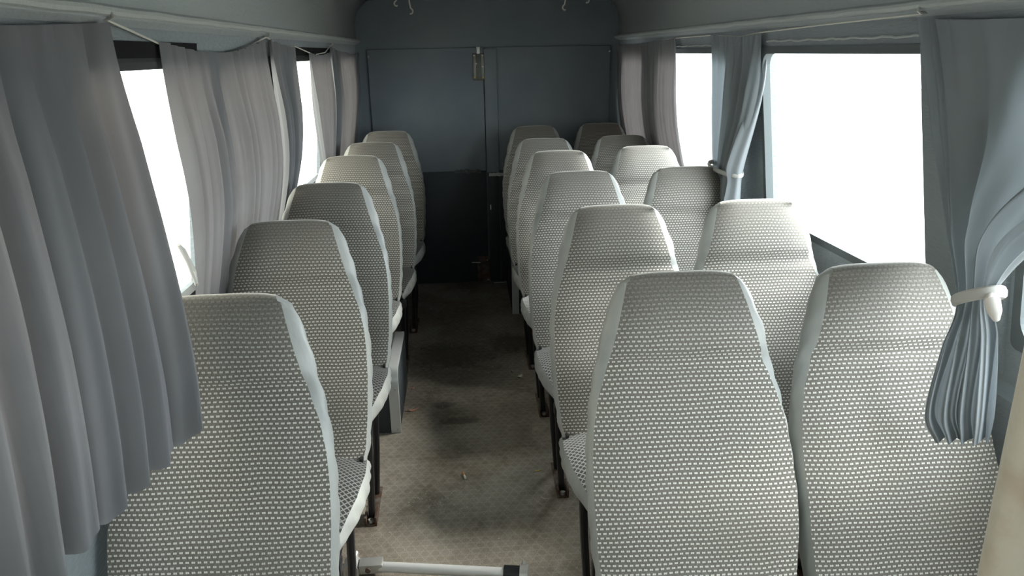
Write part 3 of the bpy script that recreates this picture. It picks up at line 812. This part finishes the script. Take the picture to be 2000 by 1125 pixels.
# ------------------------------------------------------------------ near objects
r = tag(empty('folding_bar', (-.395, 2.03, 0)), 'shiny steel bar with hinged bracket ends lying low across the walkway', 'bar')
R = Vector((-.395, 2.03, 0))
def P(x, y, z): return Vector((x, y, z))-R
a, b = P(-.335, 2.028, .034), P(.100, 1.955, .034)
MB().tube([a, a.lerp(b, .5), b], .0165, 16).build('bar_tube', M['chrome'], r)
j = MB()
j.tube([P(-.400, 2.005, .030), P(-.400, 2.060, .030)], .028, 14)
j.tube([P(-.398, 2.06, .030), P(-.396, 2.10, .034)], .011, 10)
j.build('knuckle_joint', M['steel'], r)
fl_ = MB(); fl_.box(-.375-R.x, -.300-R.x, 2.008-R.y, 2.052-R.y, .020, .052, .004); fl_.build('bracket_flange', M['steel'], r)
MB().tube([P(-.345, 2.005, .038), P(-.345, 2.000, .038)], .009, 10).build('flange_bolt', M['rust'], r)
c = MB(); c.tube([P(.085, 1.958, .034), P(.135, 1.949, .034)], .024, 14); c.build('end_collar', M['black'], r)
c = MB(); c.tube([P(.135, 1.949, .034), P(.160, 1.945, .034)], .028, 14); c.tube([P(.148, 1.968, .030), P(.152, 1.985, .052)], .009, 10); c.build('end_clamp', M['steel'], r)

px_, py_ = .632, .700
pole = tag(empty('grab_pole', (px_+.01, py_, 0)), 'thick cream painted grab pole standing very close beside the first window seat', 'pole')
MB().tube([(0, 0, z) for z in (0.0, .5, 1.0, 1.5, 1.95)], .036, 28).build('pole_shaft', M['cream'], pole)
MB().tube([(0, 0, 0), (0, 0, .02)], .055, 20).build('floor_flange', M['cream'], pole)
MB().tube([(0, 0, 1.942), (0, 0, 1.962)], .05, 20).build('ceiling_flange', M['cream'], pole)

# ------------------------------------------------------------------ litter on the mat
r = tag(empty('cigarette_end', (-.036, 2.585, .005), math.radians(105)), 'cigarette end lying in the middle of the walkway', 'cigarette end')
MB().tube([(-.020, 0, 0), (.004, 0, 0)], .0046, 10).build('paper_tube', M['filt'], r)
MB().tube([(.004, 0, 0), (.022, 0, .0003)], .0046, 10).build('filter_tip', M['paper'], r)
r.rotation_euler = (0, 0, math.radians(-78))
def scrap(name, x, y, sx, sy, rz, m, label, cat, curl=.004, seed=1):
    rr = random.Random(seed); n = 7; v = []; f = []
    for i in range(n):
        for j_ in range(3):
            t = -1+2*i/(n-1); w = (1-abs(t)**2.2)*.9+.1
            v.append((t*sx, (j_-1)*sy*w*rr.uniform(.8, 1.1), .0015+curl*t*t*rr.uniform(.5, 1)))
    f = grid_faces(n, 3)
    o = obj(name, v, f, m); s = o.modifiers.new('thick', 'SOLIDIFY'); s.thickness = .0012; s.offset = 1
    o.location = (x, y, .001); o.rotation_euler = (0, 0, rz)
    return tag(o, label, cat)
scrap('dry_leaf', .258, 2.593, .016, .0035, .2, M['leaf'], 'thin yellow dry leaf on the mat near the rust-brown floor bracket', 'leaf')
scrap('leaf_stalk', .262, 2.40, .013, .002, -.5, M['scrap'], 'tiny pale stalk below the yellow leaf', 'stalk')
scrap('paper_scrap', .262, 3.50, .020, .012, .9, M['scrap'], 'pale crumpled scrap by the seat legs halfway down the walkway', 'scrap', .012, 3)
scrap('paper_scrap', .225, 3.56, .014, .005, -.9, M['tape'], 'dark curled scrap beside the pale crumpled one', 'scrap', .012, 4)
scrap('wood_splinter', .265, 3.36, .022, .002, .1, M['scrap'], 'thin pale splinter lying crosswise on the mat', 'splinter')
scrap('orange_scrap', -.268, 3.18, .028, .010, .3, M['pink'], 'torn orange-pink scrap at the foot of the wheel box', 'scrap', .010, 6)
scrap('pink_chip', -.285, 3.42, .014, .008, 1.1, M['pink'], 'small pink chip along the side of the wheel box', 'chip', .006, 8)
# scattered crumbs: uncountable grit
rr = random.Random(11); mb = MB()
for i in range(420):
    if i < 110: x, y = rr.gauss(-.10, .09), rr.gauss(2.43, .05)
    else: x, y = rr.uniform(-.36, .36), rr.uniform(2.0, 5.0)
    s_ = rr.uniform(.0008, .0022)*(1.3 if i % 9 == 0 else 1)
    if abs(x) > .38 or (x < -.31 and 2.95 < y < 3.6) or (x > .29 and y > 4.45): continue
    mb.box(x-s_, x+s_, y-s_*.8, y+s_*.8, 0, s_)
tag(mb.build('grit', M['scrap'], smooth=False), 'pale grit and crumbs sprinkled over the rubber mat', 'grit', kind='stuff')
